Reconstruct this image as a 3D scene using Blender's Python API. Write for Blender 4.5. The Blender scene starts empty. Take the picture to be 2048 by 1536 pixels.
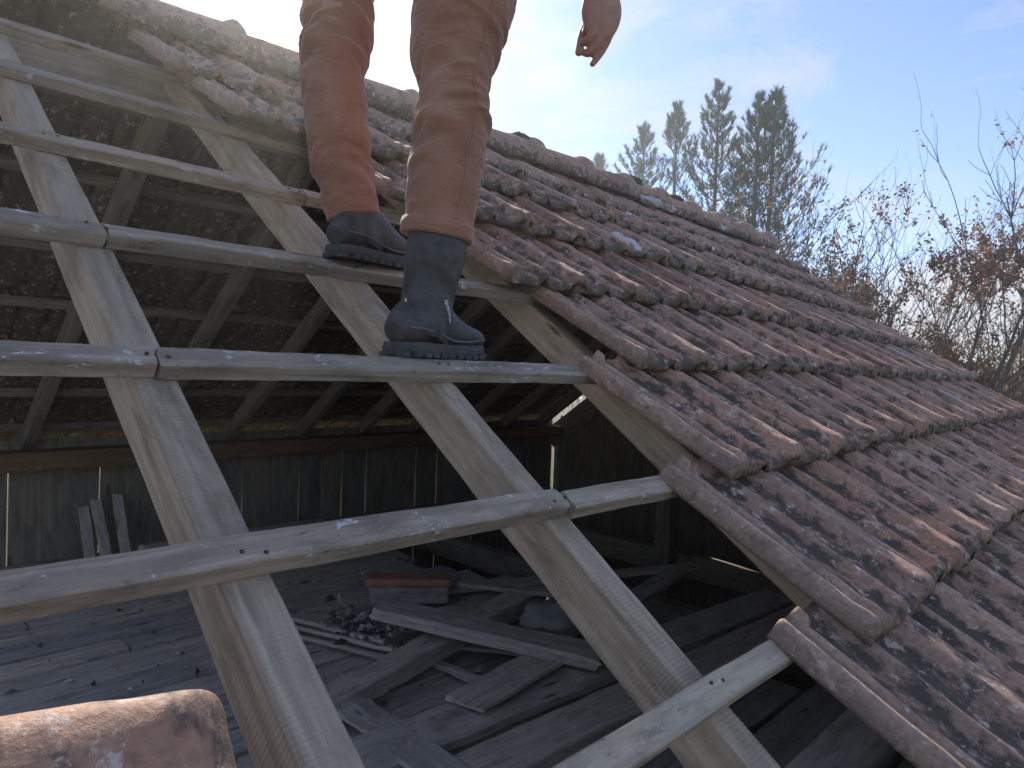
import bpy, bmesh, math, random
import numpy as np
from mathutils import Vector, Matrix, noise as mnoise

C = bpy.context
SC = C.scene
COL = SC.collection
R_ = random.Random(7)

# ------------------------------------------------------------------ camera
cam_d = bpy.data.cameras.new('camera')
cam_d.sensor_width = 36.0
cam_d.lens = 24.42
cam_d.clip_start = 0.02
cam_d.clip_end = 2000
cam = bpy.data.objects.new('camera', cam_d)
COL.objects.link(cam)
TH = math.radians(35.0)                      # roof pitch
CT, ST = math.cos(TH), math.sin(TH)


def rw(u, v, w=0.0):
    """roof coordinates (along eaves, up the slope, off the slope) to world"""
    return Vector((u, v * CT - w * ST, v * ST + w * CT))


def rd(u, v, w):
    return Vector((u, v * CT - w * ST, v * ST + w * CT))


_cx, _cy, _cz = rd(.6984, -.5652, .4390), rd(.0088, -.6066, -.7950), rd(.7157, .5591, -.4186)
_m = Matrix((( _cx.x, -_cy.x, -_cz.x), (_cx.y, -_cy.y, -_cz.y), (_cx.z, -_cy.z, -_cz.z)))
cam.matrix_world = Matrix.Translation(rw(0, 0, .6216)) @ _m.to_4x4()
SC.camera = cam

# ------------------------------------------------------------------ sky and sun
SUN = rd(.385, .920, .050).normalized()          # skims the roof plane from beyond the ridge
sun_el = math.asin(SUN.z)
world = bpy.data.worlds.new('World')
SC.world = world
world.use_nodes = True
nt = world.node_tree
nt.nodes.clear()
wo = nt.nodes.new('ShaderNodeOutputWorld')
bg = nt.nodes.new('ShaderNodeBackground')
sky = nt.nodes.new('ShaderNodeTexSky')
sky.sky_type = 'NISHITA'
sky.sun_disc = False
sky.sun_elevation = sun_el
sky.sun_rotation = math.atan2(SUN.x, SUN.y)
sky.altitude = 300
sky.air_density = 1.0
sky.dust_density = 0.05
sky.ozone_density = 3.2
bg.inputs['Strength'].default_value = 0.15
tc = nt.nodes.new('ShaderNodeTexCoord')


def wn(kind, **kw):
    n = nt.nodes.new(kind)
    for k, v in kw.items():
        setattr(n, k, v)
    return n


# thin high cirrus: stretched noise on the sky direction
mp = wn('ShaderNodeMapping')
mp.inputs['Scale'].default_value = (2.2, 2.2, 7.0)
mp.inputs['Rotation'].default_value = (0.25, 0.35, 0.4)
nz = wn('ShaderNodeTexNoise')
nz.inputs['Scale'].default_value = 1.6
nz.inputs['Detail'].default_value = 7
nz.inputs['Roughness'].default_value = .58
nz.inputs['Distortion'].default_value = .6
rp = wn('ShaderNodeValToRGB')
rp.color_ramp.elements[0].position = .49
rp.color_ramp.elements[1].position = .68
rp.color_ramp.elements[1].color = (.60, .60, .60, 1)
nt.links.new(tc.outputs['Generated'], mp.inputs['Vector'])
nt.links.new(mp.outputs['Vector'], nz.inputs['Vector'])
nt.links.new(nz.outputs['Fac'], rp.inputs['Fac'])
# a bank of white cloud low over the horizon all round
sep = wn('ShaderNodeSeparateXYZ')
nt.links.new(tc.outputs['Generated'], sep.inputs['Vector'])
nz2 = wn('ShaderNodeTexNoise')
nz2.inputs['Scale'].default_value = 3.4
nz2.inputs['Detail'].default_value = 6
mp2 = wn('ShaderNodeMapping')
mp2.inputs['Scale'].default_value = (1, 1, 2.4)
nt.links.new(tc.outputs['Generated'], mp2.inputs['Vector'])
nt.links.new(mp2.outputs['Vector'], nz2.inputs['Vector'])
ma = wn('ShaderNodeMath', operation='MULTIPLY_ADD')       # noise*0.22 - z
ma.inputs[1].default_value = .26
mz = wn('ShaderNodeMath', operation='MULTIPLY')
mz.inputs[1].default_value = -1.0
nt.links.new(sep.outputs['Z'], mz.inputs[0])
nt.links.new(nz2.outputs['Fac'], ma.inputs[0])
nt.links.new(mz.outputs[0], ma.inputs[2])
rp2 = wn('ShaderNodeValToRGB')
rp2.color_ramp.elements[0].position = .0
rp2.color_ramp.elements[1].position = .045
rp2.color_ramp.elements[1].color = (.85, .85, .85, 1)
nt.links.new(ma.outputs[0], rp2.inputs['Fac'])
mx = wn('ShaderNodeMath', operation='MAXIMUM')
nt.links.new(rp.outputs['Color'], mx.inputs[0])
nt.links.new(rp2.outputs['Color'], mx.inputs[1])
mix = wn('ShaderNodeMixRGB')
mix.inputs['Color2'].default_value = (3.9, 3.85, 3.9, 1)
nt.links.new(mx.outputs[0], mix.inputs['Fac'])
tint = wn('ShaderNodeMixRGB', blend_type='MULTIPLY')          # periwinkle winter sky
tint.inputs['Fac'].default_value = 1.0
tint.inputs['Color2'].default_value = (1.03, .93, .98, 1)
nt.links.new(sky.outputs['Color'], tint.inputs['Color1'])
nt.links.new(tint.outputs['Color'], mix.inputs['Color1'])
nt.links.new(mix.outputs['Color'], bg.inputs['Color'])
nt.links.new(bg.outputs['Background'], wo.inputs['Surface'])

sun_d = bpy.data.lights.new('sun', 'SUN')
sun_d.energy = 5.0
sun_d.angle = math.radians(.55)
sun_d.color = (1.0, .92, .80)
sun = bpy.data.objects.new('sun', sun_d)
COL.objects.link(sun)
sun.rotation_euler = (-SUN).to_track_quat('-Z', 'Y').to_euler()
sun.location = SUN * 40

SC.view_settings.view_transform = 'Standard'
SC.view_settings.look = 'None'
SC.view_settings.exposure = 0.50
SC.view_settings.gamma = 1.0
SC.view_settings.use_curve_mapping = False
SC.render.engine = 'CYCLES'
SC.cycles.volume_bounces = 1
SC.cycles.max_bounces = 8


# ------------------------------------------------------------------ tagging
def tag(o, label, cat, group=None, kind=None):
    if label:
        o['label'] = label
    if cat:
        o['category'] = cat
    if group:
        o['group'] = group
    if kind:
        o['kind'] = kind
    return o


def empty(name, loc=(0, 0, 0)):
    o = bpy.data.objects.new(name, None)
    o.empty_display_size = .1
    COL.objects.link(o)
    o.location = loc
    return o


def thing(name, label, cat, loc=(0, 0, 0), group=None):
    return tag(empty(name, loc), label, cat, group, 'thing')


def link(name, me, mat=None, parent=None, matrix=None):
    o = bpy.data.objects.new(name, me)
    COL.objects.link(o)
    if mat is not None and len(me.materials) == 0:
        me.materials.append(mat)
    mw = matrix if matrix is not None else Matrix.Identity(4)
    if parent is not None:
        o.parent = parent
        chain = Matrix.Identity(4)
        p = parent
        while p is not None:
            chain = p.matrix_basis @ chain if p.parent is None else p.matrix_basis @ chain
            p = p.parent
        o.matrix_basis = chain.inverted() @ mw
    else:
        o.matrix_basis = mw
    return o


def mesh(verts, faces, smooth=False):
    me = bpy.data.meshes.new('mesh')
    me.from_pydata([tuple(v) for v in verts], [], faces)
    if smooth:
        me.polygons.foreach_set('use_smooth', [True] * len(me.polygons))
    me.update()
    return me


# ------------------------------------------------------------------ materials
class NT:
    def __init__(s, name):
        s.m = bpy.data.materials.new(name)
        s.m.use_nodes = True
        s.t = s.m.node_tree
        s.t.nodes.clear()
        s.out = s.n('ShaderNodeOutputMaterial')
        s.b = s.n('ShaderNodeBsdfPrincipled')
        s.l(s.b.outputs[0], s.out.inputs['Surface'])

    def n(s, k, **kw):
        x = s.t.nodes.new(k)
        for a, b in kw.items():
            setattr(x, a, b)
        return x

    def l(s, a, b):
        s.t.links.new(a, b)

    def coords(s, scale=(1, 1, 1), rand=True):
        t = s.n('ShaderNodeTexCoord')
        mp = s.n('ShaderNodeMapping')
        mp.inputs['Scale'].default_value = scale
        if rand:
            oi = s.n('ShaderNodeObjectInfo')
            mu = s.n('ShaderNodeMath', operation='MULTIPLY')
            mu.inputs[1].default_value = 37.0
            s.l(oi.outputs['Random'], mu.inputs[0])
            ad = s.n('ShaderNodeVectorMath', operation='ADD')
            s.l(t.outputs['Object'], ad.inputs[0])
            s.l(mu.outputs[0], ad.inputs[1])
            s.l(ad.outputs[0], mp.inputs['Vector'])
        else:
            s.l(t.outputs['Object'], mp.inputs['Vector'])
        return mp.outputs['Vector']

    def noise(s, vec, scale, detail=4, rough=.55, dist=0.0):
        x = s.n('ShaderNodeTexNoise')
        x.inputs['Scale'].default_value = scale
        x.inputs['Detail'].default_value = detail
        x.inputs['Roughness'].default_value = rough
        x.inputs['Distortion'].default_value = dist
        s.l(vec, x.inputs['Vector'])
        return x.outputs['Fac']

    def ramp(s, fac, stops):
        x = s.n('ShaderNodeValToRGB')
        e = x.color_ramp.elements
        while len(e) < len(stops):
            e.new(.5)
        for i, (p, c) in enumerate(stops):
            e[i].position = p
            e[i].color = (*c, 1) if len(c) == 3 else c
        s.l(fac, x.inputs['Fac'])
        return x.outputs['Color']

    def mask(s, fac, a, b):
        return s.ramp(fac, [(a, (0, 0, 0)), (b, (1, 1, 1))])

    def mix(s, fac, a, b, mode='MIX'):
        x = s.n('ShaderNodeMixRGB', blend_type=mode)
        for i, v in (('Fac', fac), ('Color1', a), ('Color2', b)):
            if isinstance(v, (int, float)):
                x.inputs[i].default_value = v
            elif isinstance(v, tuple):
                x.inputs[i].default_value = (*v, 1)
            else:
                s.l(v, x.inputs[i])
        return x.outputs['Color']

    def bump(s, h, strength, dist=.01, prev=None):
        x = s.n('ShaderNodeBump')
        x.inputs['Strength'].default_value = strength
        x.inputs['Distance'].default_value = dist
        s.l(h, x.inputs['Height'])
        if prev is not None:
            s.l(prev, x.inputs['Normal'])
        return x.outputs['Normal']

    def done(s, color, rough=.8, normal=None, spec=.3, sheen=None):
        b = s.b
        if isinstance(color, tuple):
            b.inputs['Base Color'].default_value = (*color, 1)
        else:
            s.l(color, b.inputs['Base Color'])
        if isinstance(rough, (int, float)):
            b.inputs['Roughness'].default_value = rough
        else:
            s.l(rough, b.inputs['Roughness'])
        b.inputs['Specular IOR Level'].default_value = spec
        if normal is not None:
            s.l(normal, b.inputs['Normal'])
        return s.m


def mat_wood(name, light, dark, stain=(.11, .09, .07), smear=.0, saw=.0, rough=.8):
    k = NT(name)
    g = k.noise(k.coords((1.2, 34, 34)), 1.6, 6, .6, .5)
    col = k.ramp(g, [(.28, dark), (.52, tuple((a + b) / 2 for a, b in zip(light, dark))), (.74, light)])
    blot = k.noise(k.coords((2.4, 8, 8)), 2.4, 8, .68)
    col = k.mix(k.mask(blot, .47, .74), col, tuple(c * .62 for c in dark))
    oi = k.n('ShaderNodeObjectInfo')
    tone = k.ramp(oi.outputs['Random'], [(0, (.78, .80, .82)), (1, (1.12, 1.06, .98))])
    col = k.mix(1.0, col, tone, 'MULTIPLY')
    # knots
    vo = k.n('ShaderNodeTexVoronoi')
    vo.inputs['Scale'].default_value = 1.0
    k.l(k.coords((3.2, 16, 16)), vo.inputs['Vector'])
    kn = k.mask(vo.outputs['Distance'], .06, .16)
    col = k.mix(kn, stain, col)
    if smear > 0:
        sm = k.noise(k.coords((7, 15, 15)), 2.6, 9, .74, .25)
        col = k.mix(k.mask(sm, .70 - smear * .2, .76 - smear * .2), col, (.62, .62, .63))
        ds = k.noise(k.coords((8, 18, 18)), 2.3, 8, .75)
        col = k.mix(k.mask(ds, .585, .70), col, (.10, .094, .085))
    nrm = k.bump(g, .5, .004)
    if saw > 0:
        wv = k.n('ShaderNodeTexWave', wave_type='BANDS', bands_direction='X')
        wv.inputs['Scale'].default_value = 46.0
        wv.inputs['Distortion'].default_value = 3.0
        wv.inputs['Detail'].default_value = 2
        k.l(k.coords((1, .5, .5)), wv.inputs['Vector'])
        msk = k.mask(k.noise(k.coords((2.5, 5, 5)), 1.1, 3, .5), .40, .62)
        wf = k.mix(msk, (.5, .5, .5), wv.outputs['Color'])
        nrm = k.bump(wf, saw, .003, nrm)
        col = k.mix(k.mask(wf, .05, .5), k.mix(1.0, col, (.86, .86, .86), 'MULTIPLY'), col)
    return k.done(col, rough, nrm, .2)


def mat_tile(name, warm=1.0, dark=1.0, scale=1.0, white=True, channels=True, rails=True):
    k = NT(name)
    scale *= 1.75
    v = k.coords((1, 1, 1))
    oi = k.n('ShaderNodeObjectInfo')
    base = k.ramp(oi.outputs['Random'], [(0, (.34, .17, .11)), (.12, (.41, .215, .135)), (.3, (.53, .30, .195)), (.55, (.40, .25, .18)), (1, (.58, .365, .25))])
    fine = k.noise(v, 55 * scale, 5, .65)
    base = k.mix(k.mask(fine, .35, .75), base, k.mix(1.0, base, (.55, .55, .55), 'MULTIPLY'))
    vs = k.coords((1, .55, 1))
    n1 = k.noise(vs, 15 * scale, 11, .70, .12)
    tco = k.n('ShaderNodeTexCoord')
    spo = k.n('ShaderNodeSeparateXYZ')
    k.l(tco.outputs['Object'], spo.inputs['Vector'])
    hz_ = k.n('ShaderNodeMapRange')                       # more dark patches low in the channels, fewer on the ribs
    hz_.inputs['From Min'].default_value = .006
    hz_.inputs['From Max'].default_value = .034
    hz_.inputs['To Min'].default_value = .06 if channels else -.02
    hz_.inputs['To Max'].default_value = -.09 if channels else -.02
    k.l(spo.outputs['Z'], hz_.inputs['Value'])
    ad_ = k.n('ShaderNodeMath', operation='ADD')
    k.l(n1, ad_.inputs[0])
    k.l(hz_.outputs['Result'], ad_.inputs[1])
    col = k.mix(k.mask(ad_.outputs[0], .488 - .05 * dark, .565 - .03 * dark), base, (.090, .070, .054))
    edge = k.n('ShaderNodeMapRange')                      # the lapped side rails never weathered black
    edge.inputs['From Min'].default_value = .050
    edge.inputs['From Max'].default_value = .064
    edge.inputs['To Min'].default_value = .62 if channels and rails else 0
    edge.inputs['To Max'].default_value = 0
    k.l(spo.outputs['X'], edge.inputs['Value'])
    col = k.mix(edge.outputs['Result'], col, k.mix(k.mask(fine, .35, .7), (.50, .36, .27), (.30, .20, .14)))
    n2 = k.noise(k.coords((1.0, .7, 1.3)), 20 * scale, 10, .74, .1)
    col = k.mix(k.mask(n2, .565, .625), col, (.58, .455, .375) if warm > .5 else (.3, .28, .26))
    n3 = k.noise(k.coords((1.3, 1.1, .9)), 34 * scale, 5, .7)
    if white:
        col = k.mix(k.mask(n3, .645, .69), col, (.58, .53, .47))
    n4 = k.noise(k.coords((.8, .9, 1.0)), 9 * scale, 5, .6)
    col = k.mix(k.mask(n4, .60, .74), col, (.10, .11, .05))
    nose = k.n('ShaderNodeMapRange')                      # moss sits on the broken lower edge
    nose.inputs['From Min'].default_value = .004
    nose.inputs['From Max'].default_value = .022
    nose.inputs['To Min'].default_value = .5
    nose.inputs['To Max'].default_value = 0
    k.l(spo.outputs['Y'], nose.inputs['Value'])
    nm = k.n('ShaderNodeMath', operation='MULTIPLY')
    k.l(nose.outputs['Result'], nm.inputs[0])
    k.l(k.mask(n4, .36, .55), nm.inputs[1])
    col = k.mix(nm.outputs[0], col, (.085, .085, .045))
    nrm = k.bump(n1, .55, .006)
    nrm = k.bump(fine, .45, .003, nrm)
    rg = k.ramp(n1, [(.3, (.55, .55, .55)), (.7, (.78, .78, .78))])
    return k.done(col, rg, nrm, .4)


def mat_plain(name, a, b, scale=8, rough=.85, bump=.2, dist=.004, spec=.25):
    k = NT(name)
    n = k.noise(k.coords(), scale, 6, .62)
    return k.done(k.ramp(n, [(.3, a), (.7, b)]), rough, k.bump(n, bump, dist), spec)


M = {}
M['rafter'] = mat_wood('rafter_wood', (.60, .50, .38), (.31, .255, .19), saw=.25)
M['batten'] = mat_wood('batten_wood', (.58, .50, .395), (.25, .205, .155), smear=.55)
M['old'] = mat_wood('old_grey_wood', (.62, .60, .55), (.34, .325, .29), smear=.25)
M['floor'] = mat_wood('attic_floor_wood', (.80, .75, .67), (.46, .43, .38), smear=.2)
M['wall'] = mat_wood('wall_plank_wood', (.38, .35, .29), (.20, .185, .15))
M['plate'] = mat_wood('wall_plate_wood', (.34, .22, .12), (.20, .125, .07))
M['dusty'] = mat_wood('dusty_plank_wood', (.82, .77, .68), (.50, .465, .41), smear=.2)
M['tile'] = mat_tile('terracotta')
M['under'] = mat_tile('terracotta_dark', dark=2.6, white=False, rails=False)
M['block'] = mat_tile('terracotta_block', dark=.95, scale=.75, white=False, channels=False)
M['brick'] = mat_plain('brick_clay', (.42, .19, .12), (.55, .29, .20), 14)
M['mortar'] = mat_plain('lime_mortar', (.36, .36, .36), (.52, .53, .54), 30, .75, .4)
M['iron'] = mat_plain('rusty_iron', (.05, .035, .028), (.11, .07, .05), 40, .6, .2)


# ------------------------------------------------------------------ timber helper
def frame(p0, p1, up):
    x = (p1 - p0).normalized()
    z = (up - x * up.dot(x)).normalized()
    y = z.cross(x)
    m = Matrix((x, y, z)).transposed().to_4x4()
    m.translation = p0
    return m


def beam_mesh(L, w, h, seed, wob=.002, step=.06, ch=.003, taper=0.0, ragged=0.0, bow=0.0):
    """a sawn timber along +X, its top face at z=0"""
    rr = random.Random(seed)
    n = max(2, int(L / step) + 1)
    vs, fs = [], []
    sec = [(-w / 2, -ch), (-w / 2 + ch, 0), (0, 0), (w / 2 - ch, 0), (w / 2, -ch), (w / 2, -h / 2), (w / 2, -h + ch), (w / 2 - ch, -h),
           (-w / 2 + ch, -h), (-w / 2, -h + ch), (-w / 2, -h / 2)]
    k = len(sec)
    off = seed * 7.31
    for i in range(n + 1):
        x = L * i / n
        t = i / n
        s = 1 - taper * t
        bz = bow * math.sin(math.pi * t)
        for j, (y, z) in enumerate(sec):
            q = Vector((x * 5, y * 9 + off, z * 9 + off))
            d = wob * mnoise.noise(q)
            e = wob * mnoise.noise(q * 1.7 + Vector((9, 3, 1)))
            q2 = Vector((x * 22, y * 40 + off, z * 40))
            e += wob * .7 * mnoise.noise(q2)
            xx = x
            if i in (0, n) and ragged:
                xx += ragged * mnoise.noise(Vector((y * 60 + off, z * 60, i)))
            vs.append((xx, y * s + d, z * s + e + bz))
        if i:
            a, b = (i - 1) * k, i * k
            for j in range(k):
                j2 = (j + 1) % k
                fs.append((a + j, a + j2, b + j2, b + j))
    fs.append(tuple(range(k)))
    fs.append(tuple(range(n * k + k - 1, n * k - 1, -1)))
    return mesh(vs, fs)


_seed = [1]


def timber(name, p0, p1, w, h, up, mat, parent=None, label=None, cat=None, group=None, **kw):
    _seed[0] += 1
    p0, p1 = Vector(p0), Vector(p1)
    me = beam_mesh((p1 - p0).length, w, h, _seed[0], **kw)
    o = link(name, me, mat, parent, frame(p0, p1, Vector(up)))
    if label:
        tag(o, label, cat, group)
    return o


def dup(o, matrix, parent=None, name=None):
    c = o.copy()
    COL.objects.link(c)
    if parent is not None:
        c.parent = parent
        c.matrix_basis = parent.matrix_basis.inverted() @ matrix
    else:
        c.matrix_basis = matrix
    return c


NRM = rd(0, 0, 1)
V_RIDGE = 2.62
U0, U1 = -6.0, 5.30           # gables
YR = V_RIDGE * CT
ZR = V_RIDGE * ST
GZ = -3.6                      # ground level


def mir(p):
    return Vector((p.x, 2 * YR - p.y, p.z))


# ================================================================== LARGE STRUCTURE
# ------------------------------------------------------------------ ground
def build_ground():
    n = 60
    S = 64
    vs, fs = [], []
    for i in range(n + 1):
        for j in range(n + 1):
            # finer near the barn
            a = (i / n * 2 - 1)
            b = (j / n * 2 - 1)
            x = 8 + S * a * abs(a) ** .6
            y = 4 + S * b * abs(b) ** .6
            r = math.hypot(x - 2, y - 2)
            z = GZ + .35 * mnoise.noise(Vector((x * .06, y * .06, 2))) * min(1, max(0, (r - 6) / 10))
            vs.append((x, y, z))
    for i in range(n):
        for j in range(n):
            a = i * (n + 1) + j
            fs.append((a, a + n + 1, a + n + 2, a + 1))
    k = NT('meadow')
    v = k.coords(rand=False)
    a = k.noise(v, .35, 6, .6)
    b = k.noise(v, 6.0, 6, .7)
    col = k.ramp(a, [(.35, (.070, .085, .030)), (.55, (.12, .11, .055)), (.7, (.13, .095, .06))])
    col = k.mix(k.mask(b, .45, .7), col, (.05, .055, .025))
    m = k.done(col, .95, k.bump(b, .6, .05), .1)
    o = link('ground', mesh(vs, fs, True), m)
    o['kind'] = 'structure'
    return o


build_ground()

# ------------------------------------------------------------------ walls of planks
wall_back = thing('plank_wall', 'dark barn wall of upright planks with thin slits of daylight, at the far eaves', 'plank wall', (0, 4.2, GZ))
slits = [.792, 1.236, 2.095, 2.512, 2.866, 3.08, 3.565, 3.79, 4.21]
xb = [U0 + .02]
edges = sorted(slits)
planks = []
rr = random.Random(3)
cur = U0 + .02
for s in edges + [U1 - .02]:
    span = s - cur
    k = max(1, round(span / .2))
    for i in range(k):
        a = cur + span * i / k
        b = cur + span * (i + 1) / k
        planks.append((a + (.0042 if (i == 0 and cur > U0 + .1) else .0003), b - (.0042 if i == k - 1 else .0003)))
    cur = s
for a, b in planks:
    top = .02
    bot = GZ - .02
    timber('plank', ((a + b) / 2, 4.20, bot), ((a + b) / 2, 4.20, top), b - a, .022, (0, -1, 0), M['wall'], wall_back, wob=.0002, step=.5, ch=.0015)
timber('rail', (U0 + .05, 4.172, -.10), (U1 - .05, 4.172, -.10), .10, .05, (0, -1, 0), M['wall'], wall_back, step=.3)
timber('rail', (U0 + .05, 4.172, -.72), (U1 - .05, 4.172, -.72), .12, .05, (0, -1, 0), M['wall'], wall_back, step=.3)
timber('wall_plate', (U0, 4.12, -.012), (U1, 4.12, -.04), .16, .10, (0, 0, 1), M['plate'], wall_back, step=.12, wob=.004)

wall_front = thing('plank_wall', 'grey plank wall under the near eaves below the tiles', 'plank wall', (0, -.02, GZ))
x = U0 + .02
while x < U1 - .05:
    w = rr.uniform(.16, .23)
    timber('plank', (x + w / 2, -.02, GZ - .02), (x + w / 2, -.02, -.16), w - .004, .022, (0, 1, 0), M['wall'], wall_front, wob=.0005, step=.6, ch=.0015)
    x += w
timber('wall_plate', (U0, .05, -.135), (U1, .05, -.135), .10, .10, (0, 0, 1), M['old'], wall_front, step=.2)


def gable(name, X, label, inward):
    w_ = thing(name, label, 'gable wall', (X, YR, GZ))
    y = .0
    while y < 4.18:
        w = min(rr.uniform(.15, .22), 4.19 - y)
        yc = y + w / 2
        top = ZR - abs(yc - YR) * math.tan(TH) - .13
        timber('plank', (X, yc, GZ - .02), (X, yc, top), w - .003, .022, (inward, 0, 0), M['wall'], w_, wob=.0006, step=.7, ch=.0015)
        y += w
    for f in (lambda p: p, mir):
        n_ = rd(0, 0, 1) if f(Vector((0, 1, 0))).y == 1 else Vector((0, ST, CT))
        timber('bargeboard', f(rw(X + inward * .028, -.05, -.088)), f(rw(X + inward * .028, V_RIDGE - .05, -.088)), .024, .20, n_, M['wall'], w_, step=.4)
    return w_


gable('gable_wall', U1 + .0, 'dark gable wall of upright planks under the far right end of the roof', -1)
gable('gable_wall', U0 - .0, 'dark gable wall of upright planks at the left end of the barn', 1)

# ------------------------------------------------------------------ attic floor
FZ = -.72
floor = empty('floor', (0, 0, FZ))
floor['kind'] = 'structure'
y = .08
row = 0
while y < 4.10:
    w = rr.uniform(.17, .235)
    x = U0 + .06
    while x < 2.75:
        L = rr.uniform(1.6, 3.0)
        x2 = min(x + L, 2.75 + rr.uniform(-.12, .25))
        if x2 - x > .25 and x < 2.6:
            timber('plank', (x, y + w / 2, FZ + rr.uniform(-.014, .014)), (x2, y + w / 2, FZ + rr.uniform(-.006, .006)), w - rr.uniform(.012, .034), .028,
                   (0, rr.uniform(-.06, .06), 1), M['floor'], floor, wob=.004, step=.07, ragged=.02)
        x = x2 + rr.uniform(.004, .012)
    y += w
for jx in (-1.2, -.3, .6, 1.5, 2.4, 3.4, 4.4):
    timber('joist', (jx, .05, FZ - .035), (jx, 4.12, FZ - .035), .09, .16, (0, 0, 1), M['wall'], floor, step=.4)

# ------------------------------------------------------------------ timber roof frame
frame_root = thing('roof_frame', 'bare grey timber rafters and battens of the opened roof slope', 'roof frame', (0, YR, 0))
raf_u = [-5.9, -5.45, -5.0, -4.5, -3.9, -3.35, -2.8, -2.25, -1.7, -1.2, -.68, -.18, .349, .870, 1.472, 2.0, 2.52, 3.04, 3.56, 4.08, 4.60, 5.12]
for i, u in enumerate(raf_u):
    j = R_.uniform(-.006, .006)
    timber('rafter', rw(u + j, -.46, 0), rw(u - j, V_RIDGE - .03, 0), .056, .088, NRM, M['rafter'], frame_root, wob=.0022, step=.05, ch=.004)
for i, u in enumerate(raf_u):
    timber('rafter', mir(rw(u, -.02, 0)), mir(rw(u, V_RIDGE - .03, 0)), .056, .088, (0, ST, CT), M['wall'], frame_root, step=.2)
timber('ridge_board', (U0, YR, ZR - .035), (U1, YR, ZR - .035), .03, .16, (0, 0, 1), M['rafter'], frame_root, step=.2)
# battens: (row v, pieces as (u0, dv0, u1, dv1, width))
BV = [-.23, .14, .50, .867, 1.243, 1.62, 2.02, 2.38]
pieces = [
    (-.23, [(-5.95, 0, .72, .0), (.724, .004, 5.25, .01)]),
    (.14, [(-5.95, .01, .30, .004), (.304, -.004, 1.9, -.002), (1.904, .0, 5.25, .04)]),
    (.50, [(-5.95, .03, .884, .002), (.892, -.004, 2.2, .002), (2.204, .0, 5.25, .06)]),
    (.867, [(-5.95, -.01, .345, .004), (.349, .001, 2.5, .006), (2.504, .0, 5.25, .08)]),
    (1.243, [(-5.95, -.02, .36, -.004), (.364, .0, 2.4, .0), (2.404, .0, 5.25, .08)]),
    (1.62, [(-5.95, -.01, .9, .0), (.904, .003, 5.25, .08)]),
    (2.02, [(-5.95, .01, 1.4, .0), (1.404, .0, 5.25, .05)]),
    (2.38, [(-5.95, .0, 1.9, .0), (1.904, .0, 5.25, .03)]),
]
for v, ps in pieces:
    for (ua, da, ub, db) in ps:
        lift = .004 if abs(v - .5) < .01 and ua < 0 else 0
        timber('batten', rw(ua, v + da - .02, .030 + lift), rw(ub, v + db - .02, .030), .042, .0295, NRM, M['batten'], frame_root,
               wob=.0026, step=.022, ch=.0025, ragged=.008)
for v in BV[1:]:
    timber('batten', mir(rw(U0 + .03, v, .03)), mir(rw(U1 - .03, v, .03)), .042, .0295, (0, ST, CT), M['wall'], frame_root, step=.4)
# nail heads where battens cross the rafters in view
nb = bmesh.new()
bmesh.ops.create_cone(nb, cap_ends=True, segments=8, radius1=.0031, radius2=.0027, depth=.0025)
nail_me = bpy.data.meshes.new('nail')
nb.to_mesh(nail_me)
nb.free()
nail_me.materials.append(M['iron'])
for v, ps in pieces[1:6]:
    for u in (.349, .870):
        for k in range(2):
            p = rw(u + (k - .5) * .026 + R_.uniform(-.004, .004), v - .02 + R_.uniform(-.01, .01), .0315)
            link('nail', nail_me, None, frame_root, Matrix.Translation(p) @ NRM.to_track_quat('Z', 'Y').to_matrix().to_4x4())

# tie beams and the post under the ridge
timber('post', (4.3, YR + .05, GZ), (4.3, YR + .05, ZR - .2), .12, .12, (0, -1, 0), M['wall'], frame_root, step=.3)
timber('post', (-.7, YR + .05, FZ), (-.7, YR + .05, ZR - .2), .12, .12, (0, -1, 0), M['wall'], frame_root, step=.3)

# ------------------------------------------------------------------ roof tiles
PROF = [(-.004, .000), (.000, .022), (.005, .030), (.013, .030), (.017, .020), (.020, .003), (.032, .003), (.036, .023), (.043, .032), (.052, .027), (.062, .010),
        (.085, .009), (.108, .010), (.126, .012), (.134, .026), (.142, .034), (.151, .031), (.161, .013), (.178, .008), (.212, .009), (.236, .011),
        (.250, .016), (.259, .034), (.268, .042), (.288, .036), (.310, .041), (.323, .028)]
TL = .455


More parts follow.
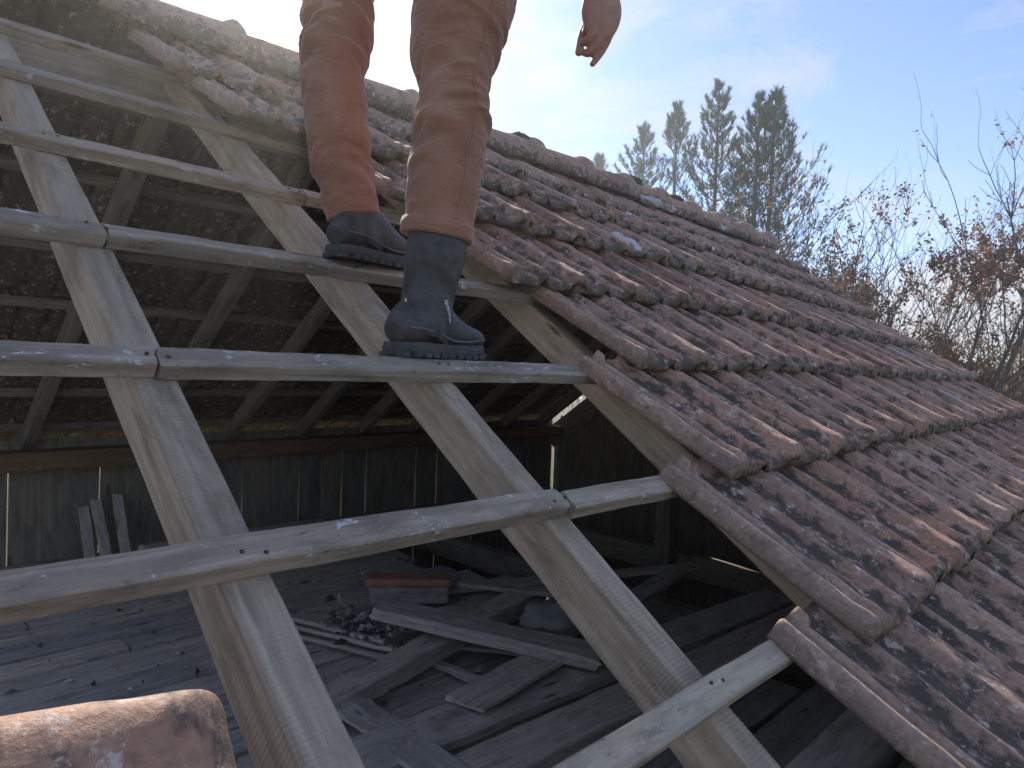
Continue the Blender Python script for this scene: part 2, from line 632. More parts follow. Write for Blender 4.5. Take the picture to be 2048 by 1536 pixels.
def tile_mesh(seed, flat=False):
    rr = random.Random(seed)
    ny = 15
    ys = [0, .004, .010, .018, .03, .06, .10, .15, .20, .25, .30, .35, .40, TL - .032, TL - .022, TL - .012, TL - .004, TL]
    n = len(PROF)
    off = seed * 13.7
    vs, fs = [], []
    edge = [0.006 * mnoise.noise(Vector((x * 26, off, 0))) + .004 * mnoise.noise(Vector((x * 70, off, 5))) for x, z in PROF]
    for i, y in enumerate(ys):
        for j, (x, z) in enumerate(PROF):
            zz = z
            yy = y
            if y < .05:
                yy = y + edge[j] * (1 - y / .05)
                zz = z - .013 * max(0, 1 - y / .012) ** 2 + .0035 * math.sin(min(1, y / .05) * math.pi)
            if TL - .03 < y < TL - .003 and .03 < x < .262:
                zz += .014
            if y >= TL - .003:
                zz -= .004
            zz += .0035 * mnoise.noise(Vector((x * 30, y * 22, off))) + .0014 * mnoise.noise(Vector((x * 110, y * 90, off)))
            xx = x + .0022 * mnoise.noise(Vector((x * 8, y * 9, off + 4)))
            vs.append((xx, yy, zz))
    m = len(ys)
    for i, y in enumerate(ys):
        for j, (x, z) in enumerate(PROF):
            t = .013 if x < .25 else .014
            yy = y + (edge[j] if y < .05 else 0) * max(0, 1 - y / .05)
            zb = z - t
            if x < .06:
                zb = -.009
            if y < .035:
                zb -= (.002 if x < .06 else .010) * (1 - y / .035) if x < .25 else .012 * (1 - y / .035)
            vs.append((x + (.002 if j == 0 else 0), yy, zb))
    B = m * n
    for i in range(m - 1):
        for j in range(n - 1):
            a = i * n + j
            fs.append((a, a + 1, a + n + 1, a + n))
            fs.append((B + a, B + a + n, B + a + n + 1, B + a + 1))
        a = i * n
        fs.append((a, a + n, B + a + n, B + a))
        a = i * n + n - 1
        fs.append((a, B + a, B + a + n, a + n))
    for j in range(n - 1):
        fs.append((j, B + j, B + j + 1, j + 1))
        a = (m - 1) * n + j
        fs.append((a, a + 1, B + a + 1, B + a))
    return mesh(vs, fs, True)


TW = .29
tile_vars = [tile_mesh(s) for s in range(1, 8)]
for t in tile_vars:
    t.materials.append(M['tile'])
roof = thing('tiled_roof', 'weathered terracotta tiled roof slope beside the stripped rafters', 'tiled roof', (0, YR, 0))
TILT = math.atan2(.049, .37)


def sag(u, v):
    s = -.040 * max(0, (u - 1.2) / 4.2) ** 2
    return s + .008 * mnoise.noise(Vector((u * .9, v * 1.1, 3)))


def skew(u, v):
    return .085 * max(0, (u - 1.2) / 4.2) * max(.0, 1 - abs(v - .9) / 1.6)


def place_tile(u, head, rr, parent, me=None, lift=0.0, mirror=False):
    me = me or rr.choice(tile_vars)
    hv = head + skew(u, head) + rr.uniform(-.006, .006)
    p = rw(u, hv - TL * math.cos(TILT), .0325 + .049 * TL / .37 + sag(u, head) + rr.uniform(-.003, .003) + lift)
    rot = Matrix.Rotation(-TILT + rr.uniform(-.006, .006), 4, 'X') @ Matrix.Rotation(rr.uniform(-.010, .010), 4, 'Y') @ Matrix.Rotation(rr.uniform(-.008, .008), 4, 'Z')
    base = Matrix((Vector((1, 0, 0)), rd(0, 1, 0), rd(0, 0, 1))).transposed().to_4x4()
    return link('roof_tile', me, None, parent, Matrix.Translation(p) @ base @ rot)


starts = {-.23: 1.00, .14: 1.060, .50: 1.190, .867: 1.305, 1.243: 1.42, 1.62: 1.265, 2.02: 1.08, 2.38: .80, 2.66: .72}
rt = random.Random(21)
placed = []
for head, u0 in starts.items():
    u = u0
    while u < U1 - .02:
        placed.append((u, head, place_tile(u + rt.uniform(-.003, .003), head, rt, roof)))
        u += TW
# ridge tiles: half round with a collar, each over the next
def ridge_mesh(seed):
    rr = random.Random(seed)
    L = .43
    xs = [0, .004, .018, .035, .040, .12, .2, .3, .38, L]
    vs, fs = [], []
    n = 17
    off = seed * 5.3
    for s in (0, 1):
        for x in xs:
            r = .112 if x > .036 else .128 - .004 * math.cos(x / .035 * 6.28)
            r += -.014 * (x / L)
            if s:
                r -= .016
            for j in range(n):
                a = math.pi * (j / (n - 1)) * 1.16 - math.pi * .08
                d = 1 + .03 * mnoise.noise(Vector((x * 14, a * 2.2, off)))
                vs.append((x, r * math.cos(a) * 1.12 * d, r * math.sin(a) * d))
    m = len(xs)
    B = m * n
    for i in range(m - 1):
        for j in range(n - 1):
            a = i * n + j
            fs.append((a, a + 1, a + n + 1, a + n))
            fs.append((B + a, B + a + n, B + a + n + 1, B + a + 1))
    for j in range(n - 1):
        fs.append((j, B + j, B + j + 1, j + 1))
        a = (m - 1) * n + j
        fs.append((a, a + 1, B + a + 1, B + a))
    for i in range(m - 1):
        a = i * n
        fs.append((a, a + n, B + a + n, B + a))
        a = i * n + n - 1
        fs.append((a, B + a, B + a + n, a + n))
    return mesh(vs, fs, True)


ridges = [ridge_mesh(s) for s in range(4)]
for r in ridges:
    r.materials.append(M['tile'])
u = U0 - .03
i = 0
while u < U1:
    z = ZR + .074 + sag(u, 2.6) * .9
    m = Matrix.Translation((u + .43, YR + rt.uniform(-.006, .006), z)) @ Matrix.Rotation(math.pi, 4, 'Z') @ Matrix.Rotation(rt.uniform(-.015, .015), 4, 'Y') @ Matrix.Rotation(rt.uniform(-.02, .02), 4, 'Z')
    link('ridge_tile', rt.choice(ridges), None, roof, m)
    u += .392
# lumps of mortar bedding on the ridge
def lump(seed, sx, sy, sz):
    b = bmesh.new()
    bmesh.ops.create_icosphere(b, subdivisions=3, radius=1)
    for v in b.verts:
        d = 1 + .55 * mnoise.noise(v.co * 1.9 + Vector((seed * 3.1, 0, 0))) + .15 * mnoise.noise(v.co * 5 + Vector((seed, 2, 0)))
        v.co = Vector((v.co.x * sx, v.co.y * sy, v.co.z * sz)) * d
    me = bpy.data.meshes.new('lump')
    b.to_mesh(me)
    b.free()
    me.polygons.foreach_set('use_smooth', [True] * len(me.polygons))
    return me


def patch_mesh(me_src, x0, x1, y0, y1, seed, t=.004):
    """a thin crust that follows the tile's own surface between two ribs"""
    vs, fs = [], []
    nx, ny = 8, 14
    px = [p[0] for p in PROF]
    pz = [p[1] for p in PROF]
    for i in range(ny + 1):
        for j in range(nx + 1):
            a = (j / nx * 2 - 1)
            b = (i / ny * 2 - 1)
            w = 1 - .45 * abs(b) ** 3 + .30 * mnoise.noise(Vector((b * 2.4, seed, 1 if a > 0 else 5)))
            x = (x0 + x1) / 2 + (x1 - x0) / 2 * a * w
            y = (y0 + y1) / 2 + (y1 - y0) / 2 * b * (1 + .18 * mnoise.noise(Vector((a * 2, seed, 9))))
            rim = max(abs(a), abs(b))
            z = float(np.interp(x, px, pz)) + (t if rim < .97 else -.003) + .0015 * mnoise.noise(Vector((x * 60, y * 60, seed)))
            vs.append((x, y, z))
    for i in range(ny):
        for j in range(nx):
            a = i * (nx + 1) + j
            fs.append((a, a + 1, a + nx + 2, a + nx + 1))
    return mesh(vs, fs, True)


def near_tile(u, v):
    return min(placed, key=lambda p: abs(p[0] + TW / 2 - u) + 1.5 * abs(p[1] - .25 - v))


M['frost'] = mat_plain('pale_crust', (.50, .52, .55), (.66, .69, .73), 40, .55, .3, .003)


# ------------------------------------------------------------------ far slope (seen from inside only)
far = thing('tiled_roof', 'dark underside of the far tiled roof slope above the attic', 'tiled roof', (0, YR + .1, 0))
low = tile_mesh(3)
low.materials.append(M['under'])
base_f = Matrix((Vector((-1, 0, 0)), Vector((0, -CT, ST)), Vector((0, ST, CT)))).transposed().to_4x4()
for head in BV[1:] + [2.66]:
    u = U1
    while u > .62:  # tiles stop short: unseen opening, made up to let sun into the attic
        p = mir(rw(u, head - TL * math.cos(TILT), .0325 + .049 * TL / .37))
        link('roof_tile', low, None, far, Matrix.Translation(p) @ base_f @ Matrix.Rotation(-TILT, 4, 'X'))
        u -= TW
# ------------------------------------------------------------------ haze
def box_mesh(lo, hi):
    x0, y0, z0 = lo
    x1, y1, z1 = hi
    v = [(x0, y0, z0), (x1, y0, z0), (x1, y1, z0), (x0, y1, z0), (x0, y0, z1), (x1, y0, z1), (x1, y1, z1), (x0, y1, z1)]
    return mesh(v, [(0, 3, 2, 1), (4, 5, 6, 7), (0, 1, 5, 4), (1, 2, 6, 5), (2, 3, 7, 6), (3, 0, 4, 7)])


hz = bpy.data.materials.new('haze')
hz.use_nodes = True
hz.node_tree.nodes.clear()
_o = hz.node_tree.nodes.new('ShaderNodeOutputMaterial')
_v = hz.node_tree.nodes.new('ShaderNodeVolumePrincipled')
_v.inputs['Color'].default_value = (.95, .95, .93, 1)
_v.inputs['Density'].default_value = .0074
_v.inputs['Anisotropy'].default_value = .84
hz.node_tree.links.new(_v.outputs[0], _o.inputs['Volume'])
haze = link('haze', box_mesh((8 - 66, 4 - 66, GZ - 1.4), (8 + 66, 4 + 66, 7.0)), hz)
haze['kind'] = 'stuff'
# ================================================================== TREES
def vec(a):
    return Vector(a)


class Veg:
    """collects thin tubes and small leaf faces"""

    def __init__(s):
        s.v, s.f = [], []

    def tube(s, pts, rads, sides=5):
        b = len(s.v)
        n = len(pts)
        ref = Vector((.3, .2, 1)).normalized()
        for i, p in enumerate(pts):
            d = (pts[min(i + 1, n - 1)] - pts[max(i - 1, 0)])
            d = d.normalized() if d.length > 1e-9 else Vector((0, 0, 1))
            a = d.cross(ref)
            a = a.normalized() if a.length > 1e-4 else Vector((1, 0, 0))
            c = d.cross(a)
            for k in range(sides):
                t = 2 * math.pi * k / sides
                s.v.append(p + (a * math.cos(t) + c * math.sin(t)) * rads[i])
        for i in range(n - 1):
            for k in range(sides):
                k2 = (k + 1) % sides
                s.f.append((b + i * sides + k, b + i * sides + k2, b + (i + 1) * sides + k2, b + (i + 1) * sides + k))
        return s

    def needle(s, p, d, L, w, rr):
        a = d.cross(Vector((rr.uniform(-1, 1), rr.uniform(-1, 1), rr.uniform(-1, 1))))
        if a.length < 1e-4:
            return
        a.normalize()
        b = len(s.v)
        s.v += [p - a * w * .5, p + a * w * .5, p + d * L + a * w * .15, p + d * L - a * w * .15]
        s.f.append((b, b + 1, b + 2, b + 3))

    def leaf(s, p, d, n, L, w):
        side = d.cross(n)
        if side.length < 1e-4:
            return
        side.normalize()
        b = len(s.v)
        up = side.cross(d) * (.22 * w)
        s.v += [p, p + d * L * .5 + side * w * .5 + up, p + d * L, p + d * L * .5 - side * w * .5 + up]
        s.f += [(b, b + 1, b + 2), (b, b + 2, b + 3)]

    def link(s, name, mat, parent):
        return link(name, mesh(s.v, s.f), mat, parent, Matrix.Identity(4))


def mat_leaf(name, stops, trans=.5, rough=.6):
    k = NT(name)
    geo = k.n('ShaderNodeNewGeometry')
    col = k.ramp(geo.outputs['Random Per Island'], stops)
    k.l(col, k.b.inputs['Base Color'])
    k.b.inputs['Roughness'].default_value = rough
    k.b.inputs['Specular IOR Level'].default_value = .3
    tr = k.n('ShaderNodeBsdfTranslucent')
    k.l(col, tr.inputs['Color'])
    mx = k.n('ShaderNodeMixShader')
    mx.inputs['Fac'].default_value = trans
    k.l(k.b.outputs[0], mx.inputs[1])
    k.l(tr.outputs[0], mx.inputs[2])
    k.l(mx.outputs[0], k.out.inputs['Surface'])
    return k.m


M['needles'] = mat_leaf('pine_needles', [(0, (.026, .075, .020)), (.5, (.045, .115, .030)), (1, (.085, .165, .050))], .15)
M['oak_leaf'] = mat_leaf('dead_oak_leaves', [(0, (.19, .09, .045)), (.5, (.29, .15, .075)), (1, (.40, .235, .125))], .5)
M['tan_leaf'] = mat_leaf('dead_tan_leaves', [(0, (.20, .12, .06)), (.5, (.30, .19, .10)), (1, (.40, .28, .15))], .5)
M['bark'] = mat_plain('pine_bark', (.10, .085, .07), (.20, .16, .125), 9, .9, .6, .02)
M['twig'] = mat_plain('grey_bark', (.085, .07, .058), (.17, .145, .12), 12, .85, .4, .01)
CAMP = rw(0, 0, .6216)


def ray_pt(dx, dy, D):
    return Vector((CAMP.x + dx * D, CAMP.y + dy * D, GZ))


PS = .74


def pine(base, top_z, crown_from, spread, seed, label, lean=(0, 0), twin=None, dens=1.0):
    rr = random.Random(seed)
    root = thing('pine_tree', label, 'pine tree', tuple(base), 'pines behind the roof ridge')
    tr, br, nd = Veg(), Veg(), Veg()

    def stem(b, tz, lx, ly, r0):
        pts = []
        n = 26
        for i in range(n + 1):
            t = i / n
            w = .05 * mnoise.noise(Vector((t * 4, seed, b.x)))
            pts.append(Vector((b.x + lx * t + w, b.y + ly * t + w * .6, b.z + (tz - b.z) * t)))
        tr.tube(pts, [PS * (r0 * (1 - t / n) ** .8 + .012) for t in range(n + 1)], 8)
        H = tz - b.z
        z0 = b.z + H * crown_from
        z = z0
        while z < tz - .1:
            t = (z - b.z) / H
            p0 = Vector((b.x + lx * t, b.y + ly * t, z))
            left = (tz - z)
            left /= PS
            Lm = PS * min(spread * 1.15, .16 + left * .40) * (1 if left > .8 else .9)
            if t < crown_from + .12:
                Lm *= .75
            nb = rr.randint(4, 6)
            a0 = rr.uniform(0, 6.28)
            for k in range(nb):
                if rr.random() > dens and left > 1.0:
                    continue
                a = a0 + k * 6.283 / nb + rr.uniform(-.35, .35)
                L = Lm * rr.uniform(.65, 1.12)
                el0 = rr.uniform(.05, .40) + max(0, .5 - left * .18)
                out = Vector((math.cos(a), math.sin(a), 0))
                bp = [p0.copy()]
                el = el0
                m = 7
                for i in range(m):
                    el = min(1.35, el + .11 + rr.uniform(-.05, .09))
                    bp.append(bp[-1] + (out * math.cos(el) + Vector((0, 0, math.sin(el)))) * (L / m))
                br.tube(bp, [PS * (.020 * (1 - i / (m + .6)) * min(1, .35 + L * .5) + .0035) for i in range(m + 1)], 4)
                tuft(bp[-1], (bp[-1] - bp[-2]).normalized(), rr, rr.uniform(.9, 1.25))
                for i in range(2, m + 1):
                    for sgn in (-1, 1):
                        if rr.random() < (.62 if left > .7 else .3):
                            sd = (out * .6 + Vector((-out.y, out.x, 0)) * sgn * .8 + Vector((0, 0, rr.uniform(.25, .9)))).normalized()
                            sl = L * rr.uniform(.12, .30)
                            q1 = bp[i] + sd * sl * .6
                            d2 = (sd + Vector((0, 0, .9))).normalized()
                            q2 = q1 + d2 * sl * .55
                            br.tube([bp[i], q1, q2], [.006, .0045, .003], 3)
                            tuft(q2, d2, rr, rr.uniform(.6, 1.05))
            z += PS * rr.uniform(.30, .48) * (1 if left > 1.2 else .7)
        tuft(Vector((b.x + lx, b.y + ly, tz - .04)), Vector((0, 0, 1)), rr, 1.5)

    def tuft(p, d, rr, sc):
        n = int(21 * sc)
        L = .30 * sc * PS
        for i in range(n):
            q = p - d * L * .55 * rr.random() + d * L * .15
            dd = (d * rr.uniform(.8, 1.6) + Vector((rr.gauss(0, 1), rr.gauss(0, 1), rr.gauss(0, 1) + .2)).normalized() * .75).normalized()
            nd.needle(q, dd, PS * rr.uniform(.10, .17) * (.7 + .3 * sc), .012, rr)

    stem(base, top_z, lean[0], lean[1], .13)
    if twin:
        stem(base + Vector((twin[0], twin[1], 0)), top_z + twin[2], lean[0] * .8, lean[1] * .8, .12)
    tr.link('trunk', M['bark'], root)
    br.link('branches', M['bark'], root)
    nd.link('crown', M['needles'], root)
    return root


def zt(D, s):
    return CAMP.z + s * D


pine(ray_pt(.826, .563, 16.0), zt(16.0, .350), .56, 1.0, 11, 'short bushy pine, first full one to the right of the hanging hand')
pine(ray_pt(.850, .5265, 15.6), zt(15.6, .373), .54, 1.0, 12, 'thin sparse pine with a bare slender trunk, between two denser pines', dens=.62)
pine(ray_pt(.878, .479, 14.4), zt(14.4, .402), .51, 1.25, 13, 'tallest narrow pine with one straight trunk, left of the broad twin-stemmed pine')
pine(ray_pt(.9065, .422, 13.8), zt(13.8, .388), .46, 1.75, 14, 'broad pine with several parallel stems, nearest the bare brown oak', lean=(.12, -.1), twin=(-.15, .20, -.08))
pine(ray_pt(.790, .613, 16.7), zt(16.7, .304), .62, .8, 15, 'pine showing only its small tip above the roof ridge')


def broadleaf(base, height, seed, label, limbs, spread, leaf_n, leaf_mat, leaf_hi=.75, r0=.11, group=None, name='oak_tree', leafsize=.062, twigs=1.0, low=.12, gap=.3):
    rr = random.Random(seed)
    root = thing(name, label, 'tree', tuple(base), group)
    tr, br, lf = Veg(), Veg(), Veg()
    tips = []

    def grow(p, d, L, r, depth):
        n = 5
        pts = [p.copy()]
        q = p.copy()
        dd = d.copy()
        for i in range(n):
            dd = (dd + Vector((rr.gauss(0, .12), rr.gauss(0, .12), rr.gauss(.05, .08)))).normalized()
            q = q + dd * (L / n)
            pts.append(q.copy())
        r1 = r * .55
        (tr if depth == 0 else br).tube(pts, [r + (r1 - r) * i / n for i in range(n + 1)], 6 if depth < 2 else 3)
        zrel = (q.z - base.z) / height
        if depth >= 2:
            tips.append((pts, dd, zrel))
        if depth >= 4 or L < .16 * height / 8:
            return
        k = rr.randint(2, 3) if depth < 3 else rr.randint(2, 3)
        for i in range(k):
            a = rr.uniform(0, 6.28)
            ax = Vector((math.cos(a), math.sin(a), rr.uniform(-.1, .7)))
            nd_ = (dd * 1.0 + ax * rr.uniform(.35, .75)).normalized()
            grow(pts[rr.randint(3, n)], nd_, L * rr.uniform(.58, .82), r1 * rr.uniform(.7, .95), depth + 1)
        for i in range(int(2 * twigs)):
            a = rr.uniform(0, 6.28)
            ax = Vector((math.cos(a), math.sin(a), rr.uniform(.0, .9)))
            if depth >= 1:
                grow(pts[rr.randint(1, n - 1)], (dd * .6 + ax * .7).normalized(), L * rr.uniform(.3, .5), max(.0055, r1 * .45), max(3, depth + 2))

    trunk_top = base + Vector((0, 0, height * low))
    tr.tube([base - Vector((0, 0, .1)), base + Vector((.02, 0, height * low * .5)), trunk_top], [r0 * 1.25, r0, r0 * .9], 8)
    for i in range(limbs):
        a = i * 6.283 / limbs + rr.uniform(-.4, .4)
        sp = spread * rr.uniform(.35, 1.0)
        d = Vector((math.cos(a) * sp, math.sin(a) * sp, 1)).normalized()
        grow(trunk_top, d, height * rr.uniform(.30, .40), r0 * rr.uniform(.45, .75), 0)
    for i in range(leaf_n):
        pts, dd, zr = tips[rr.randrange(len(tips))]
        if zr > leaf_hi + rr.uniform(-.12, .12):
            continue
        j = rr.randrange(len(pts))
        p = pts[j] + Vector((rr.gauss(0, .022), rr.gauss(0, .022), rr.gauss(-.01, .022)))
        if mnoise.noise(p * 1.1 + Vector((seed, 0, 0))) < gap - .45:
            continue
        d = Vector((rr.gauss(0, 1), rr.gauss(0, 1), rr.gauss(-.6, .7))).normalized()
        nrm = Vector((rr.gauss(0, 1), rr.gauss(0, 1), rr.gauss(0, 1)))
        L = leafsize * rr.uniform(.6, 1.25)
        lf.leaf(p, d, nrm, L, L * .55)
    tr.link('trunk', M['twig'], root)
    br.link('branches', M['twig'], root)
    lf.link('crown', leaf_mat, root)
    return root


broadleaf(ray_pt(.964, .265, 12.0), 7.8, 31, 'nearest oak with clumps of retained brown leaves and bare long top twigs', 8, .55, 52000, M['oak_leaf'], .93, .12, twigs=1.6, gap=.62)
broadleaf(ray_pt(.990, .130, 13.5), 6.8, 37, 'oak with fewer brown leaves, cut off by the right edge of the photo', 7, .55, 9000, M['oak_leaf'], .80, .10, twigs=1.6, gap=.46)
broadleaf(ray_pt(.948, .317, 13.0), 7.7, 41, 'leaning oak with bare pale branches, between the pines and the leafy oak', 7, .46, 34000, M['oak_leaf'], .88, .09, twigs=1.5, gap=.46)
hedge_dirs = [(.930, .362, 13.5, 4.0), (.955, .293, 14.2, 4.5), (.975, .222, 14.6, 4.7), (.986, .165, 15.2, 4.9), (.994, .095, 14.6, 4.8), (.998, .02, 15.0, 4.6), (.999, -.08, 14.6, 4.4)]
hl = ['thicket shrub with rusty leaves at the verge of the roof, lowest at left', 'dense tan-leaved shrub under the leafy oak', 'tangled bare grey shrub right of the leafy oak\'s trunk',
      'dry tan shrub near the right edge of the photo', 'tall tangled shrub at the right edge of the photo', 'bare shrub just outside the right edge, behind the roof verge', 'dry shrub beyond the barn gable']
for i, (dx, dy, D, h) in enumerate(hedge_dirs):
    broadleaf(ray_pt(dx, dy, D), h * 1.22, 60 + i, hl[i], 10, .85, 8500, M['oak_leaf'] if i in (0,) else M['tan_leaf'], .95, .05, 'shrubs in the thicket below the oaks', 'shrub', .07, 1.5, .05, .2)
# far wood closing the horizon: one mass
def wood():
    rr = random.Random(5)
    g = Veg()
    lf = Veg()
    for i in range(420):
        a = rr.uniform(-1.2, 3.4) if i % 3 else rr.uniform(-.6, .7)
        D = rr.uniform(30, 62)
        x, y = 4 + math.cos(a) * D, 2 + math.sin(a) * D
        h = rr.uniform(3.0, 5.2)
        b = Vector((x, y, GZ))
        g.tube([b, b + Vector((rr.gauss(0, .2), rr.gauss(0, .2), h * .5)), b + Vector((rr.gauss(0, .5), rr.gauss(0, .5), h))], [.12, .07, .02], 4)
        for k in range(46):
            t = rr.uniform(.2, 1)
            p = b + Vector((rr.gauss(0, .9), rr.gauss(0, .9), h * t))
            d = Vector((rr.gauss(0, 1), rr.gauss(0, 1), rr.gauss(.5, 1))).normalized()
            if k % 2:
                g.tube([p, p + d * .9], [.02, .008], 3)
            lf.leaf(p, d, Vector((rr.gauss(0, 1), rr.gauss(0, 1), rr.gauss(0, 1))), .45, .3)
    o = g.link('far_wood', M['twig'], None)
    o['kind'] = 'stuff'
    o2 = lf.link('far_wood_foliage', M['tan_leaf'], None)
    o2['kind'] = 'stuff'


wood()

# ================================================================== PALE PATCHES ON TILES
pp = random.Random(4)
patches = [(3.06, 2.22, .055, .13), (2.28, 1.64, .045, .10), (2.04, 1.74, .035, .09), (3.51, 2.07, .045, .13), (4.05, 2.42, .05, .10), (4.45, 2.46, .06, .11), (4.49, .84, .06, .17), (4.21, .55, .06, .14),
           (4.42, 1.27, .05, .11), (5.05, 2.10, .05, .12), (2.70, 2.30, .035, .10), (4.6, 1.40, .03, .08), (4.9, 2.42, .05, .08), (3.3, 2.45, .04, .07), (1.75, 1.9, .035, .07)]
for i, (U, V, hx, hy) in enumerate(patches):
    c = [p for p in placed if p[0] + .02 <= U < p[0] + TW + .02 and p[1] - TL - .02 <= V < p[1] - .085]
    if not c:
        continue
    pu, ph, t = c[0]
    x, y = U - pu, V - (ph - TL)
    x = min(max(x, .062 + hx), .245 - hx) if hx < .09 else .16
    y = min(max(y, hy + .012), .37 - hy)
    link('pale_patch', patch_mesh(t.data, x - hx, x + hx, y - hy, y + hy, i + 3), M['frost'], t, t.parent.matrix_basis @ t.matrix_basis)
for i, (u, s) in enumerate([(3.62, .085), (3.80, .07), (4.52, .055)]):
    p = Vector((u, YR - .10 - .02 * pp.random(), ZR + .075 + sag(u, 2.6)))
    me = lump(i, s * 1.5, s * .6, s * .30)
    link('mortar_lump', me, M['mortar'], roof, Matrix.Translation(p) @ Matrix.Rotation(TH, 4, 'X'))
for i, (u, s) in enumerate([(2.55, .05), (3.55, .06), (4.05, .06), (4.7, .06), (5.1, .05), (1.9, .04)]):
    p = Vector((u, YR + .02 * pp.random(), ZR + .185 + sag(u, 2.6)))
    link('moss_clump', lump(20 + i, s * 1.3, s, s * .6), mat_plain('moss', (.05, .055, .02), (.10, .10, .045), 60, .95, .8, .01) if i == 0 else bpy.data.materials['moss'], roof, Matrix.Translation(p))


# ================================================================== LOOSE THINGS IN THE ATTIC
def rounded_box(dx, dy, dz, r, seed, amp=.003, cuts=14, groove=None):
    b = bmesh.new()
    bmesh.ops.create_cube(b, size=2)
    bmesh.ops.subdivide_edges(b, edges=b.edges[:], cuts=cuts, use_grid_fill=True)
    for v in b.verts:
        e = [math.copysign(1 - (1 - abs(c)) ** 1.9, c) for c in v.co]
        q = Vector((e[0] * dx / 2, e[1] * dy / 2, e[2] * dz / 2))
        c = Vector((max(-dx / 2 + r, min(dx / 2 - r, q.x)), max(-dy / 2 + r, min(dy / 2 - r, q.y)), max(-dz / 2 + r, min(dz / 2 - r, q.z))))
        d = q - c
        if d.length > 1e-6:
            q = c + d.normalized() * r
        q += Vector((0, 0, amp * mnoise.noise(q * 14 + Vector((seed, 0, 0))))) + Vector((amp * mnoise.noise(q * 17 + Vector((0, seed, 0))), amp * mnoise.noise(q * 15 + Vector((0, 0, seed))), amp * .5 * mnoise.noise(q * 60)))
        if groove and q.z > 0:
            q.z -= groove(q.x, q.y)
        v.co = q
    me = bpy.data.meshes.new('block')
    b.to_mesh(me)
    b.free()
    me.polygons.foreach_set('use_smooth', [True] * len(me.polygons))
    return me


def board(p0, p1, w, h, label, roll=0.0, name='loose_plank', cat='plank', group='loose boards on the attic floor', mat='dusty', **kw):
    kw = dict(dict(wob=.005, step=.05, ragged=.03, ch=.004), **kw)
    return timber(name, p0, p1, w, h, (math.sin(roll) * .4, math.sin(roll), math.cos(roll)), M[mat], None, label, cat, group, **kw)


board((1.078, 1.308, -0.615), (3.496, 1.094, -0.585), 0.198, 0.032, 'long wide grey plank, upper of the two lying side by side across the pit')
board((1.028, 1.052, -0.612), (3.37, 0.883, -0.581), 0.177, 0.038, 'long grey plank, lower of the two lying side by side across the pit')
board((1.196, 1.696, -0.632), (2.485, 1.966, -0.594), 0.126, 0.072, 'thick pale beam lying askew under the stepped plank')
o = board((1.735, 2.067, -0.509), (2.106, 1.165, -0.539), 0.143, 0.025, 'stepped plank with a ledge along its edge, resting on the thick beam')
led = timber('ledge', (1.689, 2.05, -0.528), (2.06, 1.157, -0.557), .06, .026, (0, 0, 1), M['dusty'], None, wob=.003, ragged=.02)
led.parent = o
led.matrix_parent_inverse = o.matrix_basis.inverted()
board((1.335, 1.763, -0.654), (1.238, 1.039, -0.594), 0.135, 0.019, 'broken split board at the foot of the nearest full rafter', wob=.009, ragged=.05)
board((1.516, 1.292, -0.578), (2.207, 1.376, -0.573), 0.168, 0.017, 'short wide board lying flat on the upper long plank, beside the stepped plank', .05)
board((1.786, 1.982, -0.682), (1.845, 1.292, -0.678), 0.038, 0.025, 'thin stick lying on the floor beneath the thick beam', name='loose_stick', cat='stick')
board((2.51, 2.429, -0.648), (2.78, 1.966, -0.644), 0.101, 0.025, 'dim short plank behind the stepped plank, at the back of the rubbish')
board((2.317, 2.513, -0.678), (3.833, 1.755, -0.644), 0.093, 0.025, 'dim plank bridging the dark pit at the back')
board((2.906, 1.603, -0.619), (3.58, 1.73, -0.619), 0.118, 0.025, 'dim plank end sticking out over the dark pit')
board((1.567, 2.724, -0.682), (1.735, 2.033, -0.657), 0.025, 0.019, 'thin straight stick beside the white rubble, highest of three', name='loose_stick', cat='stick', wob=.003)
board((1.516, 2.623, -0.682), (1.727, 1.949, -0.665), 0.024, 0.017, 'thin crooked stick below the white rubble, middle of three', name='loose_stick', cat='stick', wob=.003)
board((1.466, 2.555, -0.682), (1.702, 1.864, -0.678), 0.025, 0.017, 'thin dark stick nearest the thick beam, lowest of three', name='loose_stick', cat='stick', wob=.003)
board((1.988, 1.982, -0.665), (2.325, 1.46, -0.661), 0.286, 0.015, 'dull greenish panel lying under the stepped plank', name='fallen_sheet', cat='board', mat='floor')
sk = link('sack', lump(44, .17, .14, .075), mat_plain('sackcloth', (.30, .31, .28), (.42, .43, .39), 30, .9, .5), None, Matrix.Translation((2.409, 1.645, -0.619)))
tag(sk, 'slumped grey sack behind the stepped plank', 'sack')
br_me = rounded_box(.43, .12, .040, .010, 3, .002, 10)
bk = link('clay_block', br_me, M['brick'], None, Matrix.Translation((2.19, 2.471, -0.594)) @ Matrix.Rotation(-.72, 4, 'Z'))
tag(bk, 'orange clay block lying on the rubbish at the back of the floor', 'brick')
bs = link('clay_block', rounded_box(.40, .20, .09, .015, 8, .006, 8), M['old'], None, Matrix.Translation((2.207, 2.488, -0.658)) @ Matrix.Rotation(-.6, 4, 'Z'))
tag(bs, 'grey dusty block under the orange clay block', 'block')
for i, (x, zt_, lean, lb) in enumerate([(1.12, -.37, .02, 'left'), (1.21, -.33, -.01, 'middle'), (1.30, -.315, .015, 'right')]):
    board((x, 3.86, FZ + .005), (x + lean, 4.14, zt_), .055, .02, 'short grey board leaning upright against the back wall, %s of three' % lb, name='leaning_board', cat='board',
          group='boards leaning on the back wall')
